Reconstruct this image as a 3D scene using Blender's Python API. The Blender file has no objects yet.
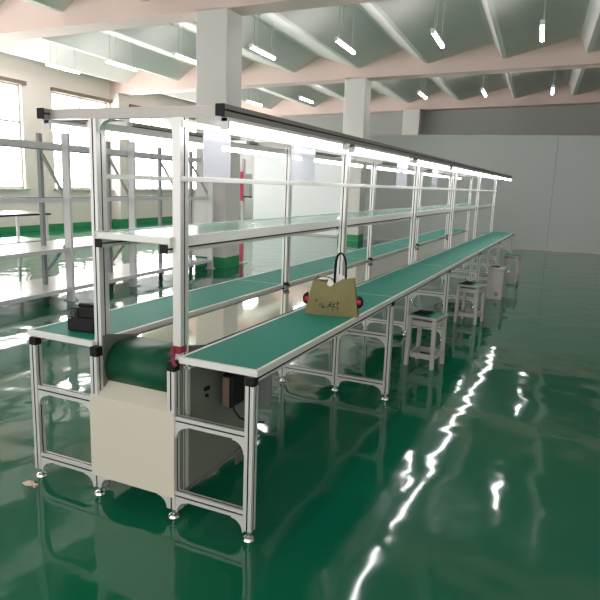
import bpy, math, random
from math import sin, cos, pi, radians
from mathutils import Vector, Matrix, noise
random.seed(7)
SC = bpy.context.scene
COL = SC.collection
TH = 0.0612                       # the hall is turned a little against the assembly line

# ------------------------------------------------------------------ materials
def mat(name, color, rough=.5, metal=0., ior=1.45, emit=None, strength=0., noise_amt=0., noise_scale=8., bump=0., bump_scale=20., spec=.5, coat=0.):
    m = bpy.data.materials.new(name); m.use_nodes = True
    nt = m.node_tree; b = nt.nodes['Principled BSDF']
    b.inputs['Base Color'].default_value = (*color, 1)
    b.inputs['Roughness'].default_value = rough
    b.inputs['Metallic'].default_value = metal
    b.inputs['IOR'].default_value = ior
    b.inputs['Specular IOR Level'].default_value = spec
    b.inputs['Coat Weight'].default_value = coat
    b.inputs['Coat Roughness'].default_value = .05
    if emit:
        b.inputs['Emission Color'].default_value = (*emit, 1)
        b.inputs['Emission Strength'].default_value = strength
    tc = nt.nodes.new('ShaderNodeTexCoord')
    if noise_amt:
        n = nt.nodes.new('ShaderNodeTexNoise'); n.inputs['Scale'].default_value = noise_scale; n.inputs['Detail'].default_value = 5
        r = nt.nodes.new('ShaderNodeMapRange'); r.inputs['To Min'].default_value = 1 - noise_amt; r.inputs['To Max'].default_value = 1 + noise_amt
        mx = nt.nodes.new('ShaderNodeMix'); mx.data_type = 'RGBA'; mx.blend_type = 'MULTIPLY'; mx.inputs[0].default_value = 1
        mx.inputs[6].default_value = (*color, 1)
        nt.links.new(tc.outputs['Object'], n.inputs['Vector']); nt.links.new(n.outputs['Fac'], r.inputs['Value'])
        nt.links.new(r.outputs['Result'], mx.inputs[7]); nt.links.new(mx.outputs[2], b.inputs['Base Color'])
    if bump:
        n2 = nt.nodes.new('ShaderNodeTexNoise'); n2.inputs['Scale'].default_value = bump_scale; n2.inputs['Detail'].default_value = 2
        bp = nt.nodes.new('ShaderNodeBump'); bp.inputs['Strength'].default_value = 1; bp.inputs['Distance'].default_value = bump
        nt.links.new(tc.outputs['Object'], n2.inputs['Vector']); nt.links.new(n2.outputs['Fac'], bp.inputs['Height'])
        nt.links.new(bp.outputs['Normal'], b.inputs['Normal'])
    return m

M = {}
M['alu'] = mat('anodised_aluminium', (.75, .735, .715), .32, .35, noise_amt=.03, noise_scale=30)
M['slot'] = mat('profile_slot_shadow_gap', (.03, .03, .03), .6)
M['white_alu'] = mat('white_aluminium_edging', (.85, .84, .81), .35, .15)
M['black'] = mat('black_plastic', (.010, .010, .011), .5, spec=.3)
M['dial'] = mat('dark_grey_plastic_dial', (.05, .05, .055), .4)
M['mat'] = mat('green_antistatic_mat', (.016, .240, .175), .5, spec=.3, noise_amt=.05, noise_scale=6)
M['shelfmat'] = mat('pale_green_shelf_mat', (.13, .36, .28), .18, noise_amt=.04, noise_scale=6)
M['belt'] = mat('dark_green_pvc_belt', (.005, .075, .035), .42, spec=.35, noise_amt=.08, noise_scale=5)
M['bed'] = mat('polished_slider_bed', (.62, .60, .49), .06, .72)
M['cream'] = mat('cream_powder_coated_steel', (.70, .645, .545), .42, noise_amt=.02, noise_scale=4)
M['greyplate'] = mat('grey_steel_plate', (.22, .23, .22), .35, .4)
M['sidegrey'] = mat('cover_with_shade_and_floor_tint', (.20, .215, .185), .3, noise_amt=.03)  # colour holds the shade under the bench and the floor's green reflection
M['frame'] = mat('shade_darkened_aluminium', (.47, .44, .41), .36, .3, noise_amt=.03, noise_scale=30)  # crossbar aluminium, its dim reflection darkened into the colour
M['sleeve'] = None
M['chrome'] = mat('chromed_steel', (.75, .75, .74), .15, 1.)
M['wall'] = mat('cream_painted_plaster', (.83, .745, .69), .7, noise_amt=.03, noise_scale=1.2)
M['conc'] = mat('painted_concrete_ceiling', (.72, .685, .65), .6, noise_amt=.05, noise_scale=.7)
M['girder'] = mat('pinkish_painted_girder', (.78, .60, .545), .65, noise_amt=.04, noise_scale=.8)
M['colm'] = mat('grey_white_painted_column', (.70, .665, .635), .5, noise_amt=.03, noise_scale=1.5)
M['greenpaint'] = mat('green_skirting_paint', (.03, .27, .10), .4, noise_amt=.06, noise_scale=3)
M['panel'] = mat('grey_white_partition_panel', (.41, .435, .42), .24, noise_amt=.03, noise_scale=.6)
M['litpanel'] = mat('brightly_lit_partition_panel', (.86, .87, .89), .22)  # whiter copy of the partition, strong window light put into its colour
M['rail'] = mat('shade_darkened_rail', (.33, .31, .31), .38, .4)  # rail aluminium, shade of its dim side put into the colour
M['seam'] = mat('partition_seam', (.22, .22, .21), .5)
M['backwall'] = mat('grey_back_wall', (.36, .36, .345), .6, noise_amt=.03, noise_scale=.5)
M['sky'] = mat('bright_window_daylight', (.9, .9, .9), .3, emit=(1., .985, .975), strength=6.6)
M['winframe'] = mat('grey_window_frame', (.50, .48, .45), .4)
M['blind'] = mat('brown_curtain_pelmet', (.22, .17, .14), .6)
M['tube'] = mat('lit_led_tube', (.95, .95, .95), .3, emit=(1., .99, 1.), strength=12.)
M['ctube'] = mat('lit_ceiling_tube', (.95, .95, .95), .3, emit=(1., .985, .985), strength=27.)
M['housing'] = mat('white_lamp_housing', (.78, .78, .77), .4)
M['wire'] = mat('thin_grey_wire', (.42, .42, .40), .5)
M['rackl'] = mat('light_grey_rack_steel', (.74, .73, .74), .42, .15)
M['rackd'] = mat('shaded_rack_steel', (.30, .31, .32), .4, .35)  # same steel at the rear, less lit look put into the colour
M['board'] = mat('white_shelf_board', (.72, .72, .70), .18, noise_amt=.02)
M['stool'] = mat('grey_painted_stool', (.50, .475, .45), .5, noise_amt=.03, noise_scale=10)
M['bag'] = mat('olive_kraft_tote', (.215, .190, .080), .75, noise_amt=.12, noise_scale=14, bump=.004, bump_scale=18)
M['bagin'] = mat('tan_bag_lining', (.36, .31, .22), .8)
M['ink'] = mat('black_ink_print', (.02, .018, .01), .7)
M['paper'] = mat('white_paper', (.82, .81, .79), .7)
M['red'] = mat('red_plastic', (.52, .02, .05), .4)
M['ribbon'] = mat('crimson_tape', (.27, .025, .055), .6, noise_amt=.2, noise_scale=60)
M['pink'] = mat('pink_red_sign', (.85, .10, .20), .5)
M['greybox'] = mat('light_grey_switch_box', (.66, .65, .64), .4)
M['brown'] = mat('brown_box_edge', (.20, .145, .10), .6)
M['tan'] = mat('shiny_tan_foil', (.80, .62, .50), .25, .3)

def floor_material():
    m = bpy.data.materials.new('green_epoxy_floor'); m.use_nodes = True
    nt = m.node_tree; b = nt.nodes['Principled BSDF']; L = nt.links.new
    tc = nt.nodes.new('ShaderNodeTexCoord')
    n = nt.nodes.new('ShaderNodeTexNoise'); n.inputs['Scale'].default_value = .55; n.inputs['Detail'].default_value = 4
    cr = nt.nodes.new('ShaderNodeValToRGB')
    cr.color_ramp.elements[0].position = .3; cr.color_ramp.elements[0].color = (.003, .130, .075, 1)
    cr.color_ramp.elements[1].position = .72; cr.color_ramp.elements[1].color = (.010, .145, .066, 1)
    L(tc.outputs['Object'], n.inputs['Vector']); L(n.outputs['Fac'], cr.inputs['Fac']); L(cr.outputs['Color'], b.inputs['Base Color'])
    b.inputs['Roughness'].default_value = .065; b.inputs['IOR'].default_value = 1.55
    w = nt.nodes.new('ShaderNodeTexNoise'); w.inputs['Scale'].default_value = 2.3; w.inputs['Detail'].default_value = 1.5
    bp = nt.nodes.new('ShaderNodeBump'); bp.inputs['Strength'].default_value = 1; bp.inputs['Distance'].default_value = .0092
    L(tc.outputs['Object'], w.inputs['Vector']); L(w.outputs['Fac'], bp.inputs['Height']); L(bp.outputs['Normal'], b.inputs['Normal'])
    return m
M['floor'] = floor_material()

# ------------------------------------------------------------------ mesh builder
class MB:
    def __init__(s): s.v = []; s.f = []; s.m = []; s.sm = []
    def add(s, vs, fs, mi=0, smooth=False):
        o = len(s.v); s.v += [tuple(p) for p in vs]
        for f in fs: s.f.append([o + i for i in f]); s.m.append(mi); s.sm.append(smooth)
    def box(s, x0, x1, y0, y1, z0, z1, mi=0, bev=0.):
        x0, x1 = min(x0, x1), max(x0, x1); y0, y1 = min(y0, y1), max(y0, y1); z0, z1 = min(z0, z1), max(z0, z1)
        if bev <= 0:
            vs = [(x, y, z) for z in (z0, z1) for x, y in ((x0, y0), (x1, y0), (x1, y1), (x0, y1))]
            s.add(vs, [(3, 2, 1, 0), (4, 5, 6, 7), (0, 1, 5, 4), (1, 2, 6, 5), (2, 3, 7, 6), (3, 0, 4, 7)], mi)
        else:
            def ring(d, z):
                a = d
                return [(x0 + a + bev, y0 + a, z), (x1 - a - bev, y0 + a, z), (x1 - a, y0 + a + bev, z), (x1 - a, y1 - a - bev, z),
                        (x1 - a - bev, y1 - a, z), (x0 + a + bev, y1 - a, z), (x0 + a, y1 - a - bev, z), (x0 + a, y0 + a + bev, z)]
            vs = ring(bev * .6, z0) + ring(0, z0 + bev) + ring(0, z1 - bev) + ring(bev * .6, z1)
            fs = [tuple(range(7, -1, -1)), tuple(range(24, 32))]
            for r in range(3):
                for i in range(8):
                    j = (i + 1) % 8; fs.append((r * 8 + i, r * 8 + j, r * 8 + 8 + j, r * 8 + 8 + i))
            s.add(vs, fs, mi)
    def extrude(s, poly, origin, u, w, d, length, mi=0, mi_fn=None, smooth=False):
        """poly of 2-D points in plane (u,w), extruded along d"""
        o = Vector(origin); u = Vector(u); w = Vector(w); d = Vector(d)
        n = len(poly); vs = [o + u * a + w * b for a, b in poly] + [o + u * a + w * b + d * length for a, b in poly]
        flip = u.cross(w).dot(d) < 0
        base = len(s.v); s.v += [tuple(p) for p in vs]
        def af(f, k, sm=False):
            if flip: f = f[::-1]
            s.f.append([base + i for i in f]); s.m.append(k); s.sm.append(sm)
        af(list(range(n - 1, -1, -1)), mi); af(list(range(n, 2 * n)), mi)
        for i in range(n):
            j = (i + 1) % n; af([i, j, n + j, n + i], mi_fn(i) if mi_fn else mi, smooth)
    def profile(s, axis, start, length, a, b, mi=0, mslot=1, slots=(1, 1, 1, 1)):
        """T-slot aluminium profile a x b, centred on `start`, along axis X, Y or Z"""
        ha, hb = a / 2, b / 2; g = .0036; dp = .010
        pts = []; tags = []
        def side(c0, c1, nrm, on):
            (x0, y0), (x1, y1) = c0, c1
            pts.append(c0); tags.append(0)
            if on:
                mx, my = (x0 + x1) / 2, (y0 + y1) / 2; L_ = math.hypot(x1 - x0, y1 - y0); tx, ty = (x1 - x0) / L_, (y1 - y0) / L_
                for k, (t, q) in enumerate(((-g, 0), (-g, dp), (g, dp), (g, 0))):
                    pts.append((mx + tx * t - nrm[0] * q, my + ty * t - nrm[1] * q)); tags.append(1 if k < 3 else 0)
        side((-ha, -hb), (ha, -hb), (0, -1), slots[0]); side((ha, -hb), (ha, hb), (1, 0), slots[1])
        side((ha, hb), (-ha, hb), (0, 1), slots[2]); side((-ha, hb), (-ha, -hb), (-1, 0), slots[3])
        U = {'X': ((0, 1, 0), (0, 0, 1), (1, 0, 0)), 'Y': ((1, 0, 0), (0, 0, 1), (0, 1, 0)), 'Z': ((1, 0, 0), (0, 1, 0), (0, 0, 1))}[axis]
        s.extrude(pts, start, U[0], U[1], U[2], length, mi, lambda i: mslot if tags[i] else mi)
    def cyl(s, p0, p1, r0, r1=None, n=16, mi=0, cap=True):
        r1 = r0 if r1 is None else r1; p0 = Vector(p0); p1 = Vector(p1); d = (p1 - p0).normalized()
        a = d.orthogonal().normalized(); b = d.cross(a)
        vs = [p0 + (a * cos(2 * pi * i / n) + b * sin(2 * pi * i / n)) * r0 for i in range(n)] + [p1 + (a * cos(2 * pi * i / n) + b * sin(2 * pi * i / n)) * r1 for i in range(n)]
        s.add(vs, [(i, (i + 1) % n, n + (i + 1) % n, n + i) for i in range(n)], mi, True)
        if cap: s.add(vs, [tuple(range(n - 1, -1, -1)), tuple(range(n, 2 * n))], mi)
    def sweep(s, pts, r, n=8, mi=0, flat=1.):
        pts = [Vector(p) for p in pts]; vs = []; prev = None
        for i, p in enumerate(pts):
            d = (pts[min(i + 1, len(pts) - 1)] - pts[max(i - 1, 0)]).normalized()
            a = d.orthogonal().normalized() if prev is None else (prev - d * prev.dot(d)).normalized()
            prev = a; b = d.cross(a)
            vs += [p + a * cos(2 * pi * k / n) * r + b * sin(2 * pi * k / n) * r * flat for k in range(n)]
        fs = [(i * n + k, i * n + (k + 1) % n, (i + 1) * n + (k + 1) % n, (i + 1) * n + k) for i in range(len(pts) - 1) for k in range(n)]
        s.add(vs, fs, mi, True)
        m = len(pts) - 1
        s.add(vs, [tuple(range(n - 1, -1, -1)), tuple(m * n + k for k in range(n))], mi)
    def fillet(s, corner, ax, az, r, y0, y1, mi=0):
        """curved corner bracket: concave quarter arc in the XZ plane, ax/az = +-1 pointing away from the corner"""
        cx, cz = corner; N = 8; t = .006
        arc = [(cx + ax * (r - (r - t) * sin(a)), cz + az * (r - (r - t) * cos(a))) for a in [pi / 2 * i / N for i in range(N + 1)]]
        # arc goes from (far along x, thin) to (thin, far along z)
        poly = [(cx, cz), (cx + ax * r, cz)] + arc + [(cx, cz + az * r)]
        s.extrude(poly, (0, y0, 0), (1, 0, 0), (0, 0, 1), (0, 1, 0), y1 - y0, mi)
    def build(s, name, mats, parent=None, loc=None, rotz=0., smooth=None):
        me = bpy.data.meshes.new(name); me.from_pydata(s.v, [], s.f)
        for m in (mats if isinstance(mats, (list, tuple)) else [mats]): me.materials.append(M[m])
        nm = len(me.materials)
        for p, k, sm in zip(me.polygons, s.m, s.sm): p.material_index = min(k, nm - 1); p.use_smooth = sm if smooth is None else smooth
        me.validate(); me.update()
        o = bpy.data.objects.new(name, me); COL.objects.link(o)
        if parent: o.parent = parent
        if loc: o.location = loc
        if rotz: o.rotation_euler = (0, 0, rotz)
        return o

def tag(o, label, cat, group=None, kind=None):
    if label: o['label'] = label
    if cat: o['category'] = cat
    if group: o['group'] = group
    if kind: o['kind'] = kind
    return o
def thing(name, label, cat, loc=(0, 0, 0), rotz=0., group=None):
    o = bpy.data.objects.new(name, None); COL.objects.link(o); o.empty_display_size = .05
    o.location = loc; o.rotation_euler = (0, 0, rotz)
    return tag(o, label, cat, group)
def struct(name, mb, mats, label=None):
    o = mb.build(name, mats, rotz=TH); o['kind'] = 'structure'
    if label: o['label'] = label
    return o
def room(x, y, z=0.): return (cos(TH) * x - sin(TH) * y, sin(TH) * x + cos(TH) * y, z)

def dup(root, loc, rotz, label):
    r = root.copy(); COL.objects.link(r); r.location = loc; r.rotation_euler = (0, 0, rotz); r['label'] = label
    for ch in list(root.children):
        c = ch.copy(); COL.objects.link(c); c.parent = r
        for g in list(ch.children):
            d = g.copy(); COL.objects.link(d); d.parent = c
    return r

# ------------------------------------------------------------------ the hall (room coordinates, turned by TH)
XL, XR, YB, YF = -11.5, 8., -7., 21.5
PY = 15.34                                           # grey partition across the hall
def roofz(x): return .03 * x                          # the roof falls gently to the left
m = MB(); m.box(XL - .2, XR + .2, YB, YF + .2, -.2, 0); struct('floor', m, 'floor', 'glossy dark green epoxy floor')

# ceiling: prismatic concrete plates with V-shaped ribs running along the hall
ribs = [(-12.75, .62), (-10.9, .64), (-9.04, .66), (-7.17, .70), (-5.3, .78), (-3.445, 1.2), (-1.607, 1.6), (.287, 1.62), (2.15, 1.62), (4.0, 1.62), (5.85, 1.62), (7.7, 1.62)]
prof = []
for x, p in ribs:
    zb = 4.715 + roofz(x); zp = 5.08 + roofz(x + p)
    prof += [(x - .05, zb), (x + .05, zb), (x + p - .06, zp), (x + p + .02, zp)]
m = MB()
poly = prof + [(ribs[-1][0] + 2, 6.), (ribs[0][0] - .3, 6.)]
m.extrude(poly, (0, YB, 0), (1, 0, 0), (0, 0, 1), (0, 1, 0), YF - YB + .2)
struct('ceiling', m, 'conc', 'grey concrete ceiling of V-shaped ribs')
for y0 in (7.36, 14.2, 21.0):
    m = MB()
    x0, x1 = XL, XR
    m.extrude([(x0, 4.46 + roofz(x0)), (x1, 4.46 + roofz(x1)), (x1, 5.3), (x0, 5.3)], (0, y0, 0), (1, 0, 0), (0, 0, 1), (0, 1, 0), .52)
    struct('ceiling_girder', m, 'girder')

# left wall with window openings
WIN = [(1.2, 3.9), (4.6, 7.1), (8.1, 10.62), (11.7, 14.12), (15.2, 17.9), (18.6, 20.8)]
Z0, Z1 = 1.15, 3.83
m = MB()
T = .25
m.box(XL - T, XL, YB, YF, 0, Z0); m.box(XL - T, XL, YB, YF, Z1, 5.3)
ys = [YB] + [v for w in WIN for v in w] + [YF]
for i in range(0, len(ys), 2): m.box(XL - T, XL, ys[i], ys[i + 1], Z0, Z1)
struct('wall_left', m, 'wall', 'cream wall with tall bright windows')
m = MB(); m.box(XL, XL + .025, YB, YF, 0, .16); struct('baseboard_left', m, 'greenpaint', 'green painted skirting of the left wall')
for y0 in (.5, 7.36, 14.2):
    m = MB(); m.box(XL, XL + .32, y0, y0 + .52, 0, 4.15); m.box(XL, XL + .34, y0 - .02, y0 + .54, 0, .2, 1)
    struct('wall_pilaster', m, ['wall', 'greenpaint'])
for k, (a, b) in enumerate(WIN):
    m = MB()
    m.box(XL - .16, XL - .14, a, b, Z0, Z1)
    w = m.build('window_%d' % (k + 1), 'sky', rotz=TH); w['kind'] = 'structure'
    m = MB(); f = .05; xa, xb = XL - .14, XL - .08
    m.box(xa, xb, a, b, Z0, Z0 + f); m.box(xa, xb, a, b, Z1 - f, Z1); m.box(xa, xb, a, a + f, Z0, Z1); m.box(xa, xb, b - f, b, Z0, Z1)
    n = 2
    for j in range(1, n): y = a + (b - a) * j / n; m.box(xa, xb, y - f / 2, y + f / 2, Z0, Z1)
    m.box(xa, xb, a, b, 2.85, 2.85 + f)
    m.build('window_frame', 'winframe', w)
    m = MB(); m.box(XL - .02, XL + .08, a - .08, b + .08, Z0 - .05, Z0, 0); m.build('window_sill', 'winframe', w)
    m = MB(); m.box(XL, XL + .09, a - .05, b + .1, Z1 - .01, Z1 + .09); m.build('curtain_pelmet', 'blind', w)

# other walls
m = MB(); m.box(XR, XR + .2, YB, YF, 0, 5.4); struct('wall_right', m, 'wall')
m = MB(); m.box(XL - T, XR + .2, YF, YF + .2, 0, 5.4); struct('wall_back', m, 'backwall', 'grey end wall seen above the partition')
m = MB(); PX0 = -6.98
m.box(-3.45, XR, PY, PY + .08, 0, 2.975)
struct('wall_partition', m, 'panel', 'glossy grey white partition across the hall')
m = MB(); m.box(PX0, -3.45, PY, PY + .08, 0, 2.975); struct('wall_partition_left', m, 'litpanel', 'glossy partition left of the far column, colour brightened for its light')
m = MB()
for x in (1.72, 4.6): m.box(x - .006, x + .006, PY - .004, PY, .05, 2.97)
struct('trim_1', m, 'seam')
m = MB(); m.box(PX0, XR, PY - .015, PY, 0, .05); struct('baseboard_partition', m, 'winframe')
m = MB(); m.box(PX0 - .04, XR, PY - .01, PY + .09, 2.975, 3.0); struct('trim_2', m, 'winframe')

# columns
for x0, x1, y0, y1, gz in ((-4.30, -3.70, 7.36, 7.92, .19), (-3.78, -3.19, 14.2, 14.76, .19), (-3.6, -2.98, 20.9, 21.4, .19)):
    m = MB(); m.box(x0, x1, y0, y1, 0, 4.5 + roofz(x0), 0, .012); c = struct('column', m, 'colm', 'square painted concrete column with a green foot')
    m = MB(); e = .006
    m.box(x0 - e, x1 + e, y0 - e, y1 + e, 0, gz); m.build('green_base', 'greenpaint', c)

# ------------------------------------------------------------------ ceiling pendant lamps
lamps = [(-9.85, 10.35, 4.15, 'leftmost of the nearer row, in front of the cream window wall'),
         (-8.09, 10.32, 4.15, 'second from left in the nearer row, above the tall window'),
         (-6.09, 10.05, 4.15, 'third in the nearer row, partly hidden by the near column'),
         (-4.13, 9.7, 4.15, 'nearer row, just right of the near column'),
         (-2.31, 9.5, 4.15, 'nearer row, over the middle of the picture'),
         (-.54, 9.3, 4.15, 'nearer row, second from the right'),
         (1.19, 9.15, 4.15, 'rightmost of the nearer row'),
         (-7.8, 16.95, 4.15, 'small, beyond the second girder, right of the near column'),
         (-5.72, 16.4, 4.15, 'second from left beyond the second girder'),
         (-1.98, 15.85, 4.15, 'beyond the second girder, just right of the far column'),
         (-.27, 15.6, 4.15, 'beyond the second girder, middle of the three over the grey partition'),
         (1.455, 15.4, 4.15, 'beyond the second girder, rightmost over the grey partition')]
def pendant():
    t = thing('pendant_tube_lamp', '', 'ceiling lamp', group='pendant tube lamps under the ceiling')
    m = MB(); m.box(-.032, .032, -.565, .565, .0, .032, 0, .006); m.box(-.036, .036, -.57, -.555, -.05, .032); m.box(-.036, .036, .555, .57, -.05, .032)
    m.build('lamp_housing', 'housing', t)
    m = MB(); m.cyl((0, -.555, -.024), (0, .555, -.024), .031, n=14); m.build('lamp_tube', 'ctube', t)
    for y in (-.42, .42):
        m = MB(); m.cyl((0, y, .03), (0, y, .72), .005, n=6); m.build('suspension_wire', 'wire', t)
    m = MB(); m.cyl((0, -.2, .03), (0, -.2, .70), .004, n=6); m.cyl((0, -.2, .66), (0, -.2, .72), .05, n=12); m.build('power_cord', 'wire', t)
    return t
proto = None
for x, y, z, lab in lamps:
    L_ = 'white suspended tube lamp, ' + lab
    if proto is None:
        proto = pendant(); proto.location = room(x, y, z); proto.rotation_euler = (0, 0, TH); proto['label'] = L_
    else: dup(proto, room(x, y, z), TH, L_)

# ------------------------------------------------------------------ the assembly line (line coordinates)
S = 2.018; NB = 5; LEN = 10.12
XA, XBL, XC, XD = -.441, 0., .395, -.832
P = .04
def leg(parent, x, y, z1=.70, capz=.045, front_cap=True):
    m = MB(); m.profile('Z', (x, y, .045), z1 - .045, P, P); l = m.build('leg', ['alu', 'slot'], parent)
    m = MB(); m.cyl((x, y, .006), (x, y, .05), .008, n=10); m.cyl((x, y, .0), (x, y, .010), .026, .022, n=18); m.cyl((x, y, .010), (x, y, .018), .022, .010, n=18)
    m.cyl((x, y, .034), (x, y, .045), .016, n=6)
    m.build('leveling_foot', 'chrome', l)
    if front_cap:
        m = MB(); m.box(x - .021, x + .021, y - .021, y + .021, z1, z1 + capz, 0, .003); m.build('corner_cap', 'black', l)
    return l
def hrail(parent, x0, x1, y, z, br=.06, top=False):
    a, b = x0 + P / 2, x1 - P / 2
    m = MB(); m.profile('X', (a, y, z), b - a, P * .75, P); m.build('cross_rail', ['alu', 'slot'], parent)
    for cx, sx in ((a, 1), (b, -1)):
        m = MB(); m.fillet((cx, z - P / 2), sx, -1, br, y - .015, y + .015); m.build('corner_bracket', 'alu', parent)

def bench(name, label, x0, x1, xleg, xin, trim_in):
    t = thing(name, label, 'workbench', ((x0 + x1) / 2, 0, 0)); off = -(x0 + x1) / 2
    def B(mb, nm, mt, par=None):
        mb.v = [(v[0] + off, v[1], v[2]) for v in mb.v]
        return mb.build(nm, mt, par or t)
    e = .014; zt = .765
    for k in range(NB):
        a = .0 + k * S; b = a + S if k < NB - 1 else LEN
        m = MB(); m.box(x0 + e, x1 - e, a + (e if k == 0 else .0015), b - (e if k == NB - 1 else .0015), zt - .026, zt, 0); B(m, 'tabletop', 'mat')
        if k:
            m = MB(); m.box(x0 + e, x1 - e, a - .0014, a + .0014, zt - .02, zt + .0006); B(m, 'joint_strip', 'white_alu')
    for nm, bx in (('end_trim', (x0, x1, -.002, e)), ('end_trim', (x0, x1, LEN - e, LEN)), ('edge_trim', (x0, x0 + e, e, LEN - e)), ('edge_trim', (x1 - e, x1, e, LEN - e))):
        m = MB(); m.box(*bx, zt - .026, zt + .002, 0); B(m, nm, 'white_alu')
    m = MB()
    s = 1 if xleg > xin else -1
    for xx in (xleg - s * .0, xin + s * .055):
        m2 = MB(); m2.profile('Y', (xx - s * .005, .03, zt - .026 - .016), LEN - .08, .03, .03); B(m2, 'support_rail', ['alu', 'slot'])
    for k in range(NB + 1):
        y = k * S if k else 0.
        if k == NB: y = LEN - .06
        t2 = MB()
        # outer leg
        m = MB(); m.profile('Z', (xleg, y, .045), .655, P, P); l = B(m, 'leg', ['alu', 'slot'])
        m = MB(); m.cyl((xleg, y, .006), (xleg, y, .05), .008, n=10); m.cyl((xleg, y, 0), (xleg, y, .010), .026, .022, n=18); m.cyl((xleg, y, .010), (xleg, y, .018), .022, .010, n=18); m.cyl((xleg, y, .034), (xleg, y, .045), .016, n=6)
        B(m, 'leveling_foot', 'chrome', l)
        m = MB(); m.box(xleg - .021, xleg + .021, y - .021, y + .021, .70, .739, 0, .003); B(m, 'corner_cap', 'black', l)
        lo, hi = min(xleg, xin), max(xleg, xin); a, b = lo + P / 2, hi - P / 2
        for z in (.475, .115):
            m = MB(); m.profile('X', (a, y, z), b - a, .03, P); B(m, 'cross_rail', ['alu', 'slot'])
            for cx, sx in ((a, 1), (b, -1)):
                m = MB(); m.fillet((cx, z - P / 2), sx, -1, .062, y - .015, y + .015); B(m, 'corner_bracket', 'alu')
        # top cross rail tucked under the tabletop, behind the end trim
        if k:
            m = MB(); m.profile('X', (a, y, .72), b - a, .03, .03); B(m, 'cross_rail', ['alu', 'slot'])
    return t
RB = bench('workbench', 'long green-topped aluminium workbench on the right carrying the tote bag', .03, .42, XC, XBL, True)
LB = bench('workbench', 'long green-topped aluminium workbench on the left carrying the black case', -.882, -.461, XD, XA, True)

# conveyor ------------------------------------------------------------------
CV = thing('belt_conveyor', 'dark green belt conveyor with cream end panel between the two workbenches', 'conveyor', (0, 0, 0))
for k in range(NB + 1):
    y = k * S if k < NB else LEN - .06
    for x in (XA, XBL): leg(CV, x, y, .70, .045)
    if k:
        hrail(CV, XA, XBL, y, .115, .055)
        m = MB(); m.profile('X', (XA + .02, y, .60), XBL - XA - .04, .03, .03); m.build('cross_rail', ['alu', 'slot'], CV)
# front hood
x0, x1 = XA - .026, XBL + .019
yf = -.024; zt = .512
m = MB()
m.box(x0, x1, yf, yf + .004, .105, zt)
vs = [(x0, yf, zt), (x1, yf, zt), (x1 - .012, .10, .600), (x0 + .042, .10, .600)]
vs += [(v[0], v[1] + .002, v[2] - .005) for v in vs]
m.add(vs, [(0, 1, 2, 3), (7, 6, 5, 4), (0, 3, 7, 4), (1, 5, 6, 2), (2, 6, 7, 3), (0, 4, 5, 1)])
m.build('end_panel', 'cream', CV)
for cx, sx in ((XA + .02, 1), (XBL - .02, -1)):
    m = MB(); m.fillet((cx, .105), sx, -1, .06, -.02, -.005); m.build('corner_bracket', 'alu', CV)
# side covers of the drive unit
for x, s in ((XBL + .021, 1), (XA - .021, -1)):
    m = MB(); m.box(x - .0015, x + .0015, .025, .64, .118, .725); m.box(x - .012, x + .012, .025, .64, .106, .118); m.box(x - .006, x + .006, .022, .034, .106, .725)
    m.build('side_cover', ['sidegrey', 'alu'], CV)
m = MB(); m.box(XBL + .0235, XBL + .034, .205, .245, .545, .565, 0, .003); m.cyl((XBL + .023, .225, .52), (XBL + .034, .225, .52), .009, n=10); m.build('switch', 'black', CV)
m = MB(); m.box(XBL + .022, XBL + .03, .06, .085, .47, .715); m.cyl((XBL + .03, .072, .485), (XBL + .034, .072, .485), .007, n=10); m.build('cover_strip', 'alu', CV)
# mounting plates of the roller
for x, s in ((XA + .022, 1), (XBL - .022, -1)):
    m = MB(); pl = [(.022, .50), (.36, .50), (.36, .735), (.16, .775), (.06, .795), (.022, .795)]
    m.extrude(pl, (x - .003, 0, 0), (0, 1, 0), (0, 0, 1), (1, 0, 0), .006); m.build('roller_plate', 'greyplate', CV)
# belt loop around the front roller
RY, RZ, RR = .135, .640, .108
bx0, bx1 = XA + .027, XBL - .027
m = MB(); m.cyl((bx0 + .004, RY, RZ), (bx1 - .004, RY, RZ), RR - .003, n=40); m.cyl((bx0 - .02, RY, RZ), (bx1 + .02, RY, RZ), .02, n=14); m.build('drive_roller', 'greyplate', CV)
N = 28
outer = [(RY - RR * sin(a), RZ - RR * cos(a)) for a in [pi * i / N for i in range(N + 1)]]
inner = [(RY - (RR - .003) * sin(a), RZ - (RR - .003) * cos(a)) for a in [pi * i / N for i in range(N + 1)]]
loop = [(.40, RZ - RR + .06)] + outer + [(.24, RZ + RR)] + [(.24, RZ + RR - .003)] + inner[::-1] + [(.40, RZ - RR + .063)]
m = MB(); m.extrude(loop, (bx0, 0, 0), (0, 1, 0), (0, 0, 1), (1, 0, 0), bx1 - bx0, smooth=True)
m.build('belt', 'belt', CV)
m = MB(); m.box(bx0, bx1, .24, LEN - .1, RZ + RR - .012, RZ + RR); m.build('conveying_surface', 'bed', CV)
for x in (XA + .024, XBL - .024):
    m = MB(); m.profile('Y', (x, .37, .70), LEN - .44, .02, .06, slots=(0, 1, 0, 1)); m.build('bed_rail', ['alu', 'slot'], CV)
# motor controller under the right bench
cb = MB(); cb.box(.062, .112, .306, .44, .44, .608, 0, .006); cbo = cb.build('control_box', 'black', CV)
m = MB(); m.box(.068, .104, .300, .306, .447, .597); m.build('box_cover', 'brown', cbo)
m = MB(); m.box(.125, .235, .48, .50, .40, .66, 0, .004); m.build('control_panel', 'greyplate', CV)
m = MB(); m.box(.062, .20, .31, .47, .615, .66, 0, .004); m.build('box_hanger', 'black', CV)
m = MB()
m.sweep([(.118, .312, .60), (.120, .305, .55), (.122, .30, .49), (.135, .30, .44), (.16, .31, .405), (.20, .33, .385), (.27, .36, .385)], .0055, 8); m.build('power_cable', 'black', CV)
m = MB(); m.box(XBL + .022, XBL + .034, .50, .58, .045, .125, 0, .006); m.build('floor_bracket', 'greyplate', CV)

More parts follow.
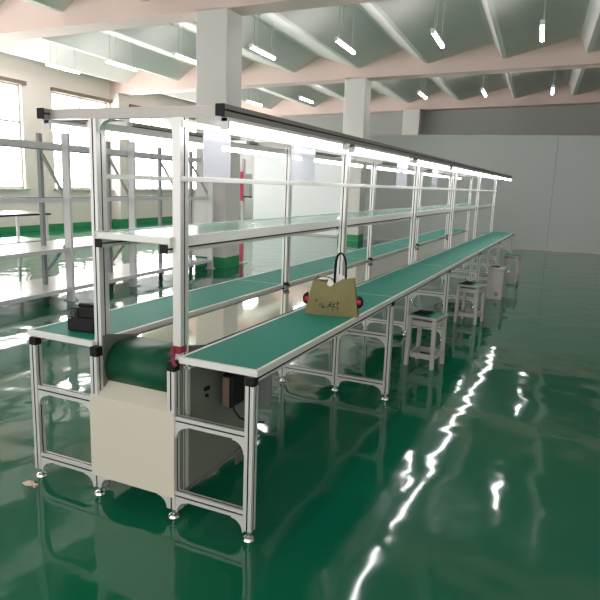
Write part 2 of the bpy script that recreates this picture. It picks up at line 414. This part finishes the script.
# overhead frame ------------------------------------------------------------
OF = thing('overhead_frame', 'aluminium overhead frame with green shelf and light rails above the conveyor', 'frame', (0, 0, 0))
ZT = 1.822; XRr, XLr = .229, -.727; RL = 10.42
for k in range(NB + 1):
    y = .052 if k == 0 else (k * S if k < NB else LEN - .06)
    for x in (XA - .006, XBL + .003):
        z0 = .747 if k else .03
        m = MB(); m.profile('Z', (x, y, z0), 1.777 - z0, P, .06, slots=(1 if x < -.2 or k else 0, 1, 1, 1)); m.build('upright', ['alu', 'slot'], OF)
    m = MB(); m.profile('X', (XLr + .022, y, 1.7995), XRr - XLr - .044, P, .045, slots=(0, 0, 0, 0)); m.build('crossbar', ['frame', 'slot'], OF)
    for x, s in ((XA - .006, 1), (XBL - .004, -1)):
        m = MB(); m.fillet((x + s * .02, 1.777), s, -1, .06, y - .015, y + .015); m.build('corner_bracket', 'alu', OF)
    # shelf bearer
    if k:
        m = MB(); m.box(XA + .015, XBL - .025, y - .015, y + .015, 1.222, 1.257); m.build('shelf_bearer', 'alu', OF)
for x in (XRr, XLr):
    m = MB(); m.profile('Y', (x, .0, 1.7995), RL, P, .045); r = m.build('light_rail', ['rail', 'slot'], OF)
    m = MB(); m.box(x - .0215, x + .0215, -.006, .0, 1.776, 1.823, 0, .002); m.build('end_cap', 'black', r)
for x in (XA - .006, XBL - .004):
    s = 1 if x > -.2 else -1
    xo = x + s * .027
    m = MB(); m.box(xo - .007, xo + .007, 0.03, LEN, 1.738, 1.768, 0, .002); m.build('top_rail', 'white_alu', OF)
    m = MB(); m.box(xo - .007, xo + .007, .03, LEN, 1.517, 1.540, 0, .002); m.build('hanging_rail', 'white_alu', OF)
# brackets carrying the lamp rail
for k in range(NB + 1):
    for ya in ((k * S + .28, k * S + 1.42) if k < NB else ()):
        for xa, xb in ((XBL + .012, XRr - .019), (XLr + .019, XA - .012)):
            m = MB(); m.box(xa, xb, ya - .02, ya + .02, 1.769, 1.789); m.build('lamp_bracket', 'alu', OF)
# shelf
m = MB(); m.box(XA + .02, XBL - .024, .02, LEN - .02, 1.262, 1.279); m.build('shelf_board', 'shelfmat', OF)
m = MB(); m.box(XA + .015, XBL - .024, .0, .02, 1.252, 1.281, 0, .002); m.build('shelf_end_trim', 'white_alu', OF)
for xa, xb in ((XBL - .024, XBL - .016), (XA + .014, XA + .02)):
    m = MB(); m.box(xa, xb, .0, LEN - .02, 1.238, 1.284); m.build('shelf_edge_trim', 'white_alu', OF)
for xa in (XA + .035, XBL - .045):
    m = MB(); m.profile('Y', (xa, .0, 1.232), LEN - .04, .04, .038); r = m.build('shelf_rail', ['alu', 'slot'], OF)
    m = MB(); m.box(xa - .021, xa + .021, -.006, 0, 1.213, 1.251, 0, .002); m.build('end_cap', 'black', r)
    for k in range(1, NB):
        m = MB(); m.box(xa - .0215, xa + .0215, k * S - .05, k * S - .035, 1.2125, 1.2515); m.build('joint_cap', 'black', r)
# clamp knobs on the left uprights at desk height
for k in range(1, NB):
    m = MB(); y = k * S; m.cyl((XA + .014, y - .03, .768), (XA + .014, y - .03, .79), .022, n=14); m.cyl((XA + .014, y - .045, .775), (XA + .05, y - .045, .775), .01, n=10)
    m.build('clamp_knob', 'black', OF)
for yy in (2.18, 2.30):
    m = MB(); m.cyl((XBL - .09, yy, 1.279), (XBL - .09, yy, 1.30), .016, .012, n=14); m.build('shelf_stud', 'chrome', OF)

def sleeve_material():
    m = bpy.data.materials.new('translucent_plastic_sleeve'); m.use_nodes = True
    nt = m.node_tree; L = nt.links.new; out = nt.nodes['Material Output']; b = nt.nodes['Principled BSDF']
    b.inputs['Base Color'].default_value = (.80, .81, .88, 1); b.inputs['Roughness'].default_value = .15
    tr = nt.nodes.new('ShaderNodeBsdfTransparent'); tr.inputs['Color'].default_value = (.96, .97, 1, 1)
    mx = nt.nodes.new('ShaderNodeMixShader'); mx.inputs[0].default_value = .36
    L(tr.outputs[0], mx.inputs[1]); L(b.outputs[0], mx.inputs[2]); L(mx.outputs[0], out.inputs['Surface'])
    return m
M['sleeve'] = sleeve_material()
for (a, b), w in zip(((.19, .42), (1.08, 1.42), (3.25, 3.60), (4.64, 4.90)), ('beside the front right upright', 'just before the second right upright', 'before the third right upright', 'past the third right upright')):
    t = thing('document_sleeve', 'translucent plastic document sleeve hanging between the right rails, ' + w, 'document sleeve', (.022, (a + b) / 2, 1.5405), group='document sleeves on the right rails')
    h = (b - a) / 2
    m = MB(); m.box(-.0015, .0015, -h, h, 0, .2115); m.build('sleeve_sheet', 'sleeve', t)
    m = MB(); m.box(-.003, .003, -h, h, .198, .2115); m.build('top_strip', 'housing', t)

# LED battens ---------------------------------------------------------------
spans = [(.03, 1.30), (1.505, 2.81), (3.06, 4.44), (4.57, 5.98), (6.07, 7.54), (7.62, 9.04), (9.12, 10.40)]
ords = ['first from the front', 'second from the front', 'third from the front', 'fourth from the front', 'fifth from the front', 'sixth from the front', 'last and farthest']
for side, xx in (('right', XRr), ('left', XLr)):
    for (a, b), w in zip(spans, ords):
        t = thing('led_batten', 'lit white LED batten under the %s light rail of the line, %s' % (side, w), 'light', (xx, (a + b) / 2, 1.7765), group='LED battens under the light rails')
        h = (b - a) / 2
        m = MB(); m.box(-.017, .017, -h, h, -.020, -.0005, 0, .003); m.build('batten_housing', 'housing', t)
        m = MB()
        arc = [(.018 * sin(q), -.024 - .022 * (1 - cos(q)) if False else -.020 - .026 * sin(pi * i / 10)) for i, q in enumerate([0] * 11)]
        pr = [(.0185 * cos(pi * i / 10), -.020 - .026 * sin(pi * i / 10)) for i in range(11)]
        m.extrude(pr, (0, -h + .012, 0), (1, 0, 0), (0, 0, 1), (0, 1, 0), 2 * h - .024); m.build('diffuser', 'tube', t)
        m = MB(); m.box(-.019, .019, -h, -h + .012, -.047, -.001); m.build('end_cap', 'housing', t)
        m = MB(); m.box(-.019, .019, h - .012, h, -.047, -.001); m.build('end_cap', 'housing', t)

# ------------------------------------------------------------------ tote bag on the right bench
BG = thing('tote_bag', 'olive tote bag with dark lettering and one raised black handle', 'bag', (.262, 1.215, .7665), radians(11))
W0, W1, D0, D1, H = .160, .122, .055, .02, .215
def bag_pt(u, v, side):
    """u in -1..1 across, v in 0..1 up, side -1 front / +1 back"""
    w = W0 + (W1 - W0) * v; d = D0 * (1 - v) + D1 * v + .018 * sin(pi * v) * (1 - u * u)
    sag = .045 * max(0, 1 - abs(u + .15) * 1.6) if side < 0 else .008 * (1 - u * u)
    z = (H - sag) * v + .012 * u * v
    dent = .012 * math.exp(-((u + .1) ** 2) * 14) * v * v * (1 if side < 0 else 0)
    nz = .006 * noise.noise(Vector((u * 2.2 + 5 * side, v * 2.5, .3)))
    return Vector((u * w, side * (d * (1 - .25 * u * u)) - side * dent + nz, z))
m = MB(); NU, NV = 20, 14
for side in (-1, 1):
    vs = [bag_pt(-1 + 2 * i / NU, j / NV, side) for j in range(NV + 1) for i in range(NU + 1)]
    fs = [(j * (NU + 1) + i, j * (NU + 1) + i + 1, (j + 1) * (NU + 1) + i + 1, (j + 1) * (NU + 1) + i) for j in range(NV) for i in range(NU)]
    m.add(vs, [f if side < 0 else f[::-1] for f in fs], 0, True)
for u in (-1, 1):
    vs = [];
    for j in range(NV + 1):
        a, b = bag_pt(u, j / NV, -1), bag_pt(u, j / NV, 1); mid = (a + b) / 2 + Vector((u * -.012 * (j / NV), 0, 0)); vs += [a, mid, b]
    fs = []
    for j in range(NV):
        for q in range(2): fs.append((j * 3 + q, j * 3 + q + 1, j * 3 + 4 + q, j * 3 + 3 + q) if u > 0 else (j * 3 + q + 1, j * 3 + q, j * 3 + 3 + q, j * 3 + 4 + q))
    m.add(vs, fs, 0, True)
vs = [bag_pt(-1 + 2 * i / NU, 0, -1) for i in range(NU + 1)] + [bag_pt(-1 + 2 * i / NU, 0, 1) for i in range(NU + 1)]
m.add(vs, [(i + 1, i, NU + 1 + i, NU + 2 + i) for i in range(NU)], 0)
vs = [bag_pt((-1 + 2 * i / NU) * .97, .93, -1) for i in range(NU + 1)] + [bag_pt((-1 + 2 * i / NU) * .97, .93, 1) for i in range(NU + 1)]
m.add(vs, [(i, i + 1, NU + 2 + i, NU + 1 + i) for i in range(NU)], 1)
m.build('bag_body', ['bag', 'bagin'], BG)
# printed characters on the front
m = MB()
def stroke(u0, v0, u1, v1, wd):
    a, b = Vector((u0, v0)), Vector((u1, v1)); d = (b - a).normalized(); n2 = Vector((-d.y, d.x)) * wd
    N = 4; vs = []
    for i in range(N + 1):
        c = a + (b - a) * i / N
        for sgn in (-1, 1):
            q = c + n2 * sgn; p = bag_pt(q.x, q.y, -1); vs.append((p.x, p.y - .0012, p.z))
    m.add(vs, [(2 * i, 2 * i + 1, 2 * i + 3, 2 * i + 2) for i in range(N)], 0)
for st in [(-.66, .42, -.60, .46, .016), (-.64, .38, -.62, .45, .013), (-.45, .28, -.44, .40, .018), (-.36, .27, -.34, .39, .016), (-.36, .27, -.24, .28, .018), (-.25, .27, -.24, .36, .013),
           (-.14, .30, -.02, .36, .018), (-.12, .38, .02, .39, .015), (-.06, .44, .06, .45, .015), (0., .30, .0, .44, .015), (.04, .28, .12, .33, .018), (.06, .36, .18, .40, .017),
           (.10, .30, .20, .29, .014), (.26, .33, .28, .44, .022), (.25, .38, .33, .39, .015), (.06, .20, .11, .22, .016), (.28, .19, .30, .28, .018), (.22, .25, .25, .27, .014)]:
    stroke(*st)
m.build('printed_lettering', 'ink', BG)
# handle loops: one standing upright, one folded down over the top
m = MB(); hp = []
for i in range(21):
    a = pi * i / 20; hp.append((.040 - .033 * cos(a), -.005 - .015 * sin(a), .205 + (.165 * sin(a) ** .5)))
hp = [(.010, .012, .16)] + hp + [(.078, .0, .13)]
m.sweep(hp, .0092, 8, flat=.6); m.build('bag_handle', 'black', BG)
m = MB(); m.sweep([(-.11, .02, .205), (-.10, .01, .222), (-.06, -.004, .224), (-.02, -.01, .222), (0, .0, .205)], .007, 8, flat=.6); m.build('bag_handle', 'bag', BG)
m = MB()
vs = [(-.04, -.012, .170), (.05, -.014, .172), (.085, .012, .225), (.02, .02, .245), (-.03, .012, .22), (.04, .016, .20)]
m.add(vs, [(0, 1, 2, 5), (0, 5, 3, 4), (5, 2, 3)], 0); m.add([(v[0], v[1] + .002, v[2]) for v in vs], [(5, 2, 1, 0), (4, 3, 5, 0), (3, 2, 5)], 0)
tag(m.build('paper_sheet', 'paper', BG), 'white paper in the open bag', None)

for sx in (-1, 1):
    m = MB(); m.cyl((sx * .130, .0, .085), (sx * .168, .004, .085), .020, .018, n=20); q = m.build('side_bulge', 'red', BG)
    m = MB(); m.sweep([(sx * (.150 + .024 * sin(a)), .004 - .004, .085 - .028 * cos(a)) for a in [pi * i / 12 for i in range(13)]], .009, 8, flat=1.4); m.build('side_handle', 'black', BG)
# black case on the left bench
KC = thing('tool_case', 'black stepped plastic case with a round dial on the left bench', 'case', (-.646, .165, .7665), radians(6))
m = MB(); m.box(-.080, .080, -.06, .06, 0, .072, 0, .006); m.box(-.066, .080, -.05, .06, .070, .118, 0, .006); m.build('case_body', 'black', KC)
m = MB(); m.box(-.05, .05, -.012, .022, .116, .132, 0, .006); m.build('case_handle', 'black', KC)
m = MB(); m.cyl((-.038, -.05, .092), (-.038, -.058, .092), .022, n=20); m.cyl((-.038, -.058, .092), (-.038, -.066, .092), .015, n=16); m.build('dial', 'dial', KC)
m = MB(); m.box(-.07, -.052, -.0635, -.06, .062, .070); m.build('latch', 'greyplate', KC)

# crimson tape tied round the right front upright
RT = MB(); x, y = XBL + .003, .0415
RT.box(x - .022, x + .022, y - .0225, y - .0205, .772, .806, 0); RT.box(x - .0225, x - .0205, y - .022, y + .022, .772, .806, 0); RT.box(x + .0205, x + .0225, y - .022, y + .022, .776, .806, 0)
RT.sweep([(x - .016, y - .024, .80), (x - .012, y - .030, .785), (x + .002, y - .046, .768), (x + .012, y - .066, .752), (x + .022, y - .066, .738), (x + .030, y - .064, .732)], .008, 8, flat=.45)
RT.sweep([(x - .02, y - .024, .79), (x - .022, y - .03, .772), (x - .014, y - .034, .762)], .008, 8, flat=.5)
tag(RT.build('tape_strip', 'ribbon'), 'crimson tape tied round the right front upright at desk height', 'tape')

# small shiny scrap on the floor
m = MB()
vs = [(-.045, -.012, .004), (-.01, -.022, .003), (.02, -.012, .004), (.028, .006, .008), (.0, .018, .014), (-.03, .012, .010), (-.008, 0, .022)]
m.add(vs, [(0, 1, 6), (1, 2, 6), (2, 3, 6), (3, 4, 6), (4, 5, 6), (5, 0, 6), (5, 4, 3, 2, 1, 0)], 0)
m.box(.03, .045, -.012, .010, 0, .012, 0)
tag(m.build('foil_scrap', 'tan', loc=(-.800, -.10, 0)), 'small shiny tan scrap on the floor by the left front foot', 'scrap')

# ------------------------------------------------------------------ stools
def stool():
    t = thing('stool', '', 'stool', group='stools under the right workbench')
    w, d, h = .132, .138, .45
    m = MB(); m.box(-w, w, -d, d, h - .022, h, 0, .004); st = m.build('seat', 'stool', t)
    m = MB(); m.box(-w + .012, w - .012, -d + .012, d - .012, h - .001, h + .003, 0, .001); m.build('seat_pad', 'mat', st)
    for sx in (-1, 1):
        for sy in (-1, 1):
            m = MB(); a, b = .017, .017
            x0, y0 = sx * (w - .022), sy * (d - .022); x1, y1 = sx * (w - .014), sy * (d - .014)
            vs = [(x1 - a, y1 - b, 0), (x1 + a - .004, y1 - b, 0), (x1 + a - .004, y1 + b - .004, 0), (x1 - a, y1 + b - .004, 0), (x0 - a, y0 - b, h - .022), (x0 + a, y0 - b, h - .022), (x0 + a, y0 + b, h - .022), (x0 - a, y0 + b, h - .022)]
            m.add(vs, [(3, 2, 1, 0), (4, 5, 6, 7), (0, 1, 5, 4), (1, 2, 6, 5), (2, 3, 7, 6), (3, 0, 4, 7)]); m.build('leg', 'stool', t)
    for z, hh in ((.385, .022), (.10, .022)):
        for sx in (-1, 1):
            m = MB(); m.box(sx * (w - .022) - .008, sx * (w - .022) + .008, -d + .04, d - .04, z - hh, z + hh); m.build('stretcher', 'stool', t)
        for sy in (-1, 1):
            m = MB(); m.box(-w + .04, w - .04, sy * (d - .022) - .008, sy * (d - .022) + .008, z - hh, z + hh); m.build('stretcher', 'stool', t)
    return t
st0 = stool(); st0.location = (.432, 3.075, 0); st0.rotation_euler = (0, 0, radians(-9)); st0['label'] = 'nearest grey wooden stool, green seat half under the right workbench'
dup(st0, (.475, 5.11, 0), radians(-9), 'second grey wooden stool from the front, beside the right workbench')
dup(st0, (.535, 8.95, 0), radians(-4), 'farthest and smallest-looking grey stool near the end of the right workbench')
t = thing('stool', 'third stool from the front, box-like with closed grey side panels', 'stool', (.535, 6.98, 0), radians(-3), group='stools under the right workbench')
m = MB(); m.box(-.125, .125, -.125, .125, .428, .45, 0, .004); m.build('seat', 'stool', t)
m = MB(); m.box(-.07, .03, -.06, .06, .45, .468, 0, .008); m.build('seat_pad', 'black', t)
for y in (-.11, .11):
    m = MB(); m.box(-.11, .11, y - .008, y + .008, 0, .428); m.build('side_panel', 'stool', t)
m = MB(); m.box(-.11, -.095, -.1, .1, .05, .428); m.build('back_panel', 'stool', t)
m = MB(); m.cyl((.03, -.118, .075), (.03, -.121, .075), .028, n=14); m.build('round_mark', 'greyplate', t)
for loc, rz, lab in (((.385, 3.09, .4535), radians(-9), 'black cloth lying on the seat of the nearest stool'), ((.44, 5.15, .4535), radians(-9), 'black cloth lying on the seat of the second stool')):
    m = MB(); NX = 8
    vs = []
    for j in range(NX + 1):
        for i in range(NX + 1):
            px, py = -.06 + .12 * i / NX, -.085 + .17 * j / NX
            vs.append((px + .006 * noise.noise(Vector((j * .7, 1, 0))), py + .006 * noise.noise(Vector((i * .7, 4, 0))), .006 + .006 * abs(noise.noise(Vector((px * 30, py * 30, 1))))))
    base = [(v[0], v[1], .0) for v in vs]
    q = NX + 1
    m.add(vs + base, [(j * q + i, j * q + i + 1, (j + 1) * q + i + 1, (j + 1) * q + i) for j in range(NX) for i in range(NX)], 0, True)
    n0 = q * q; ring = [i for i in range(q)] + [j * q + NX for j in range(1, q)] + [NX * q + i for i in range(NX - 1, -1, -1)] + [j * q for j in range(NX - 1, 0, -1)]
    m.add(vs + base, [(ring[(i + 1) % len(ring)], ring[i], n0 + ring[i], n0 + ring[(i + 1) % len(ring)]) for i in range(len(ring))], 0)
    tag(m.build('cloth', 'black', loc=loc, rotz=rz), lab, 'cloth')

# ------------------------------------------------------------------ steel rack on the left (room coordinates)
RK = thing('storage_rack', 'long grey steel rack with white shelves and diagonal braces left of the line', 'rack', room(-3.9, 2.45, 0), TH)
FY = [0., 1.27, 2.54, 3.81, 4.75]
XF = -.40                       # rear posts
for k, y in enumerate(FY):
    m = MB(); m.box(-.05, .05, y - .02, y + .02, .0, 2.02); m.box(-.05, -.042, y - .02, y + .06, 0, 2.02); m.box(-.07, .07, y - .05, y + .05, 0, .012); m.build('front_post', 'rackl', RK)
    m = MB(); m.box(XF - .024, XF + .024, y - .024, y + .024, .0, 2.02); m.box(XF - .05, XF + .05, y - .05, y + .05, 0, .012); m.build('rear_post', 'rackd', RK)
    m = MB()
    m.extrude([(XF + .01, 1.78), (XF + .05, 1.78), (-.02, 1.27), (-.06, 1.27)], (0, y - .012, 0), (1, 0, 0), (0, 0, 1), (0, 1, 0), .024); m.build('brace', 'rackd', RK)
    m = MB()
    m.extrude([(XF + .01, .33), (XF + .05, .33), (-.01, .72), (-.05, .72)], (0, y - .012, 0), (1, 0, 0), (0, 0, 1), (0, 1, 0), .024); m.build('brace', 'rackd', RK)
YA, YZ = -.6, 4.78
for x, mt in ((-.055, 'rackl'), (XF + .035, 'rackd')):
    for z, hh in ((1.86, .035), (1.235, .025)):
        m = MB(); m.box(x - .012, x + .012, YA, YZ, z - hh, z + hh); m.build('beam', mt, RK)
for z in (.66, .165):
    m = MB(); m.box(-.80, .02, YA, YZ, z - .035, z, 0, .004); s = m.build('shelf', 'board', RK)
    m = MB(); m.box(.02, .032, YA, YZ, z - .045, z + .004); m.build('shelf_edge', 'rackl', s)

m = MB(); m.box(-.50, .03, 4.75, 4.775, .20, 1.21, 0, .003); m.build('end_board', 'board', RK)
# white two-tier table behind the rack at the left edge
WT = thing('work_table', 'white two-tier table behind the steel rack at the left edge', 'table', room(-6.3, 4.6, 0), TH)
for z in (.93, .50):
    m = MB(); m.box(-.35, .35, -1.0, 1.0, z - .03, z, 0, .005); m.build('tabletop', 'board', WT)
    m = MB(); m.box(.35, .362, -1.0, 1.0, z - .035, z - .008); m.build('edge_band', 'black', WT)
for x in (-.31, .31):
    for y in (-.95, .95):
        m = MB(); m.box(x - .02, x + .02, y - .02, y + .02, 0, .90); m.build('leg', 'rackl', WT)

# post with sign and switch box behind the near column
PS = thing('sign_post', 'white post with pink-red sign and grey switch box behind the near column', 'post', room(-3.80, 8.25, 0), TH)
m = MB(); m.box(-.03, .03, -.03, .03, 0, 1.95, 0, .004); m.box(-.09, .09, -.09, .09, 0, .012); m.build('post', 'housing', PS)
m = MB(); m.box(-.045, .02, -.05, -.03, 1.18, 1.72); m.build('sign_panel', 'pink', PS)
m = MB(); m.box(.035, .16, -.06, .05, 1.27, 1.68, 0, .006); m.box(.05, .145, -.064, -.06, 1.31, 1.64, 0); m.build('switch_box', 'greybox', PS)
m = MB(); m.box(.035, .16, -.05, .05, 1.245, 1.27); m.build('box_foot', 'black', PS)
m = MB(); m.box(-.04, .03, -.045, -.03, .02, .46); m.build('post_sleeve', 'pink', PS)

# ------------------------------------------------------------------ world, camera
w = bpy.data.worlds.new('World'); SC.world = w; w.use_nodes = True
bg = w.node_tree.nodes['Background']; bg.inputs['Color'].default_value = (1., .97, .95, 1); bg.inputs['Strength'].default_value = 1.4

CX, CY, CZ, YAW, PITCH, ROLL, F = 1.557, -2.105, 1.524, -.4268, .1884, .0356, 606.7
f = Vector((sin(YAW) * cos(PITCH), cos(YAW) * cos(PITCH), -sin(PITCH)))
r = Vector((cos(YAW), -sin(YAW), 0)); u = r.cross(f)
r2 = r * cos(ROLL) + u * sin(ROLL); u2 = u * cos(ROLL) - r * sin(ROLL)
cam = bpy.data.cameras.new('Camera'); co = bpy.data.objects.new('Camera', cam); COL.objects.link(co)
cam.sensor_width = 36; cam.lens = F / 600 * 36; cam.clip_start = .05; cam.clip_end = 200
co.matrix_world = Matrix(((r2.x, u2.x, -f.x, CX), (r2.y, u2.y, -f.y, CY), (r2.z, u2.z, -f.z, CZ), (0, 0, 0, 1)))
SC.camera = co

vs = SC.view_settings
vs.view_transform = 'Standard'; vs.look = 'None'; vs.gamma = 1; vs.use_curve_mapping = False
vs.exposure = .6
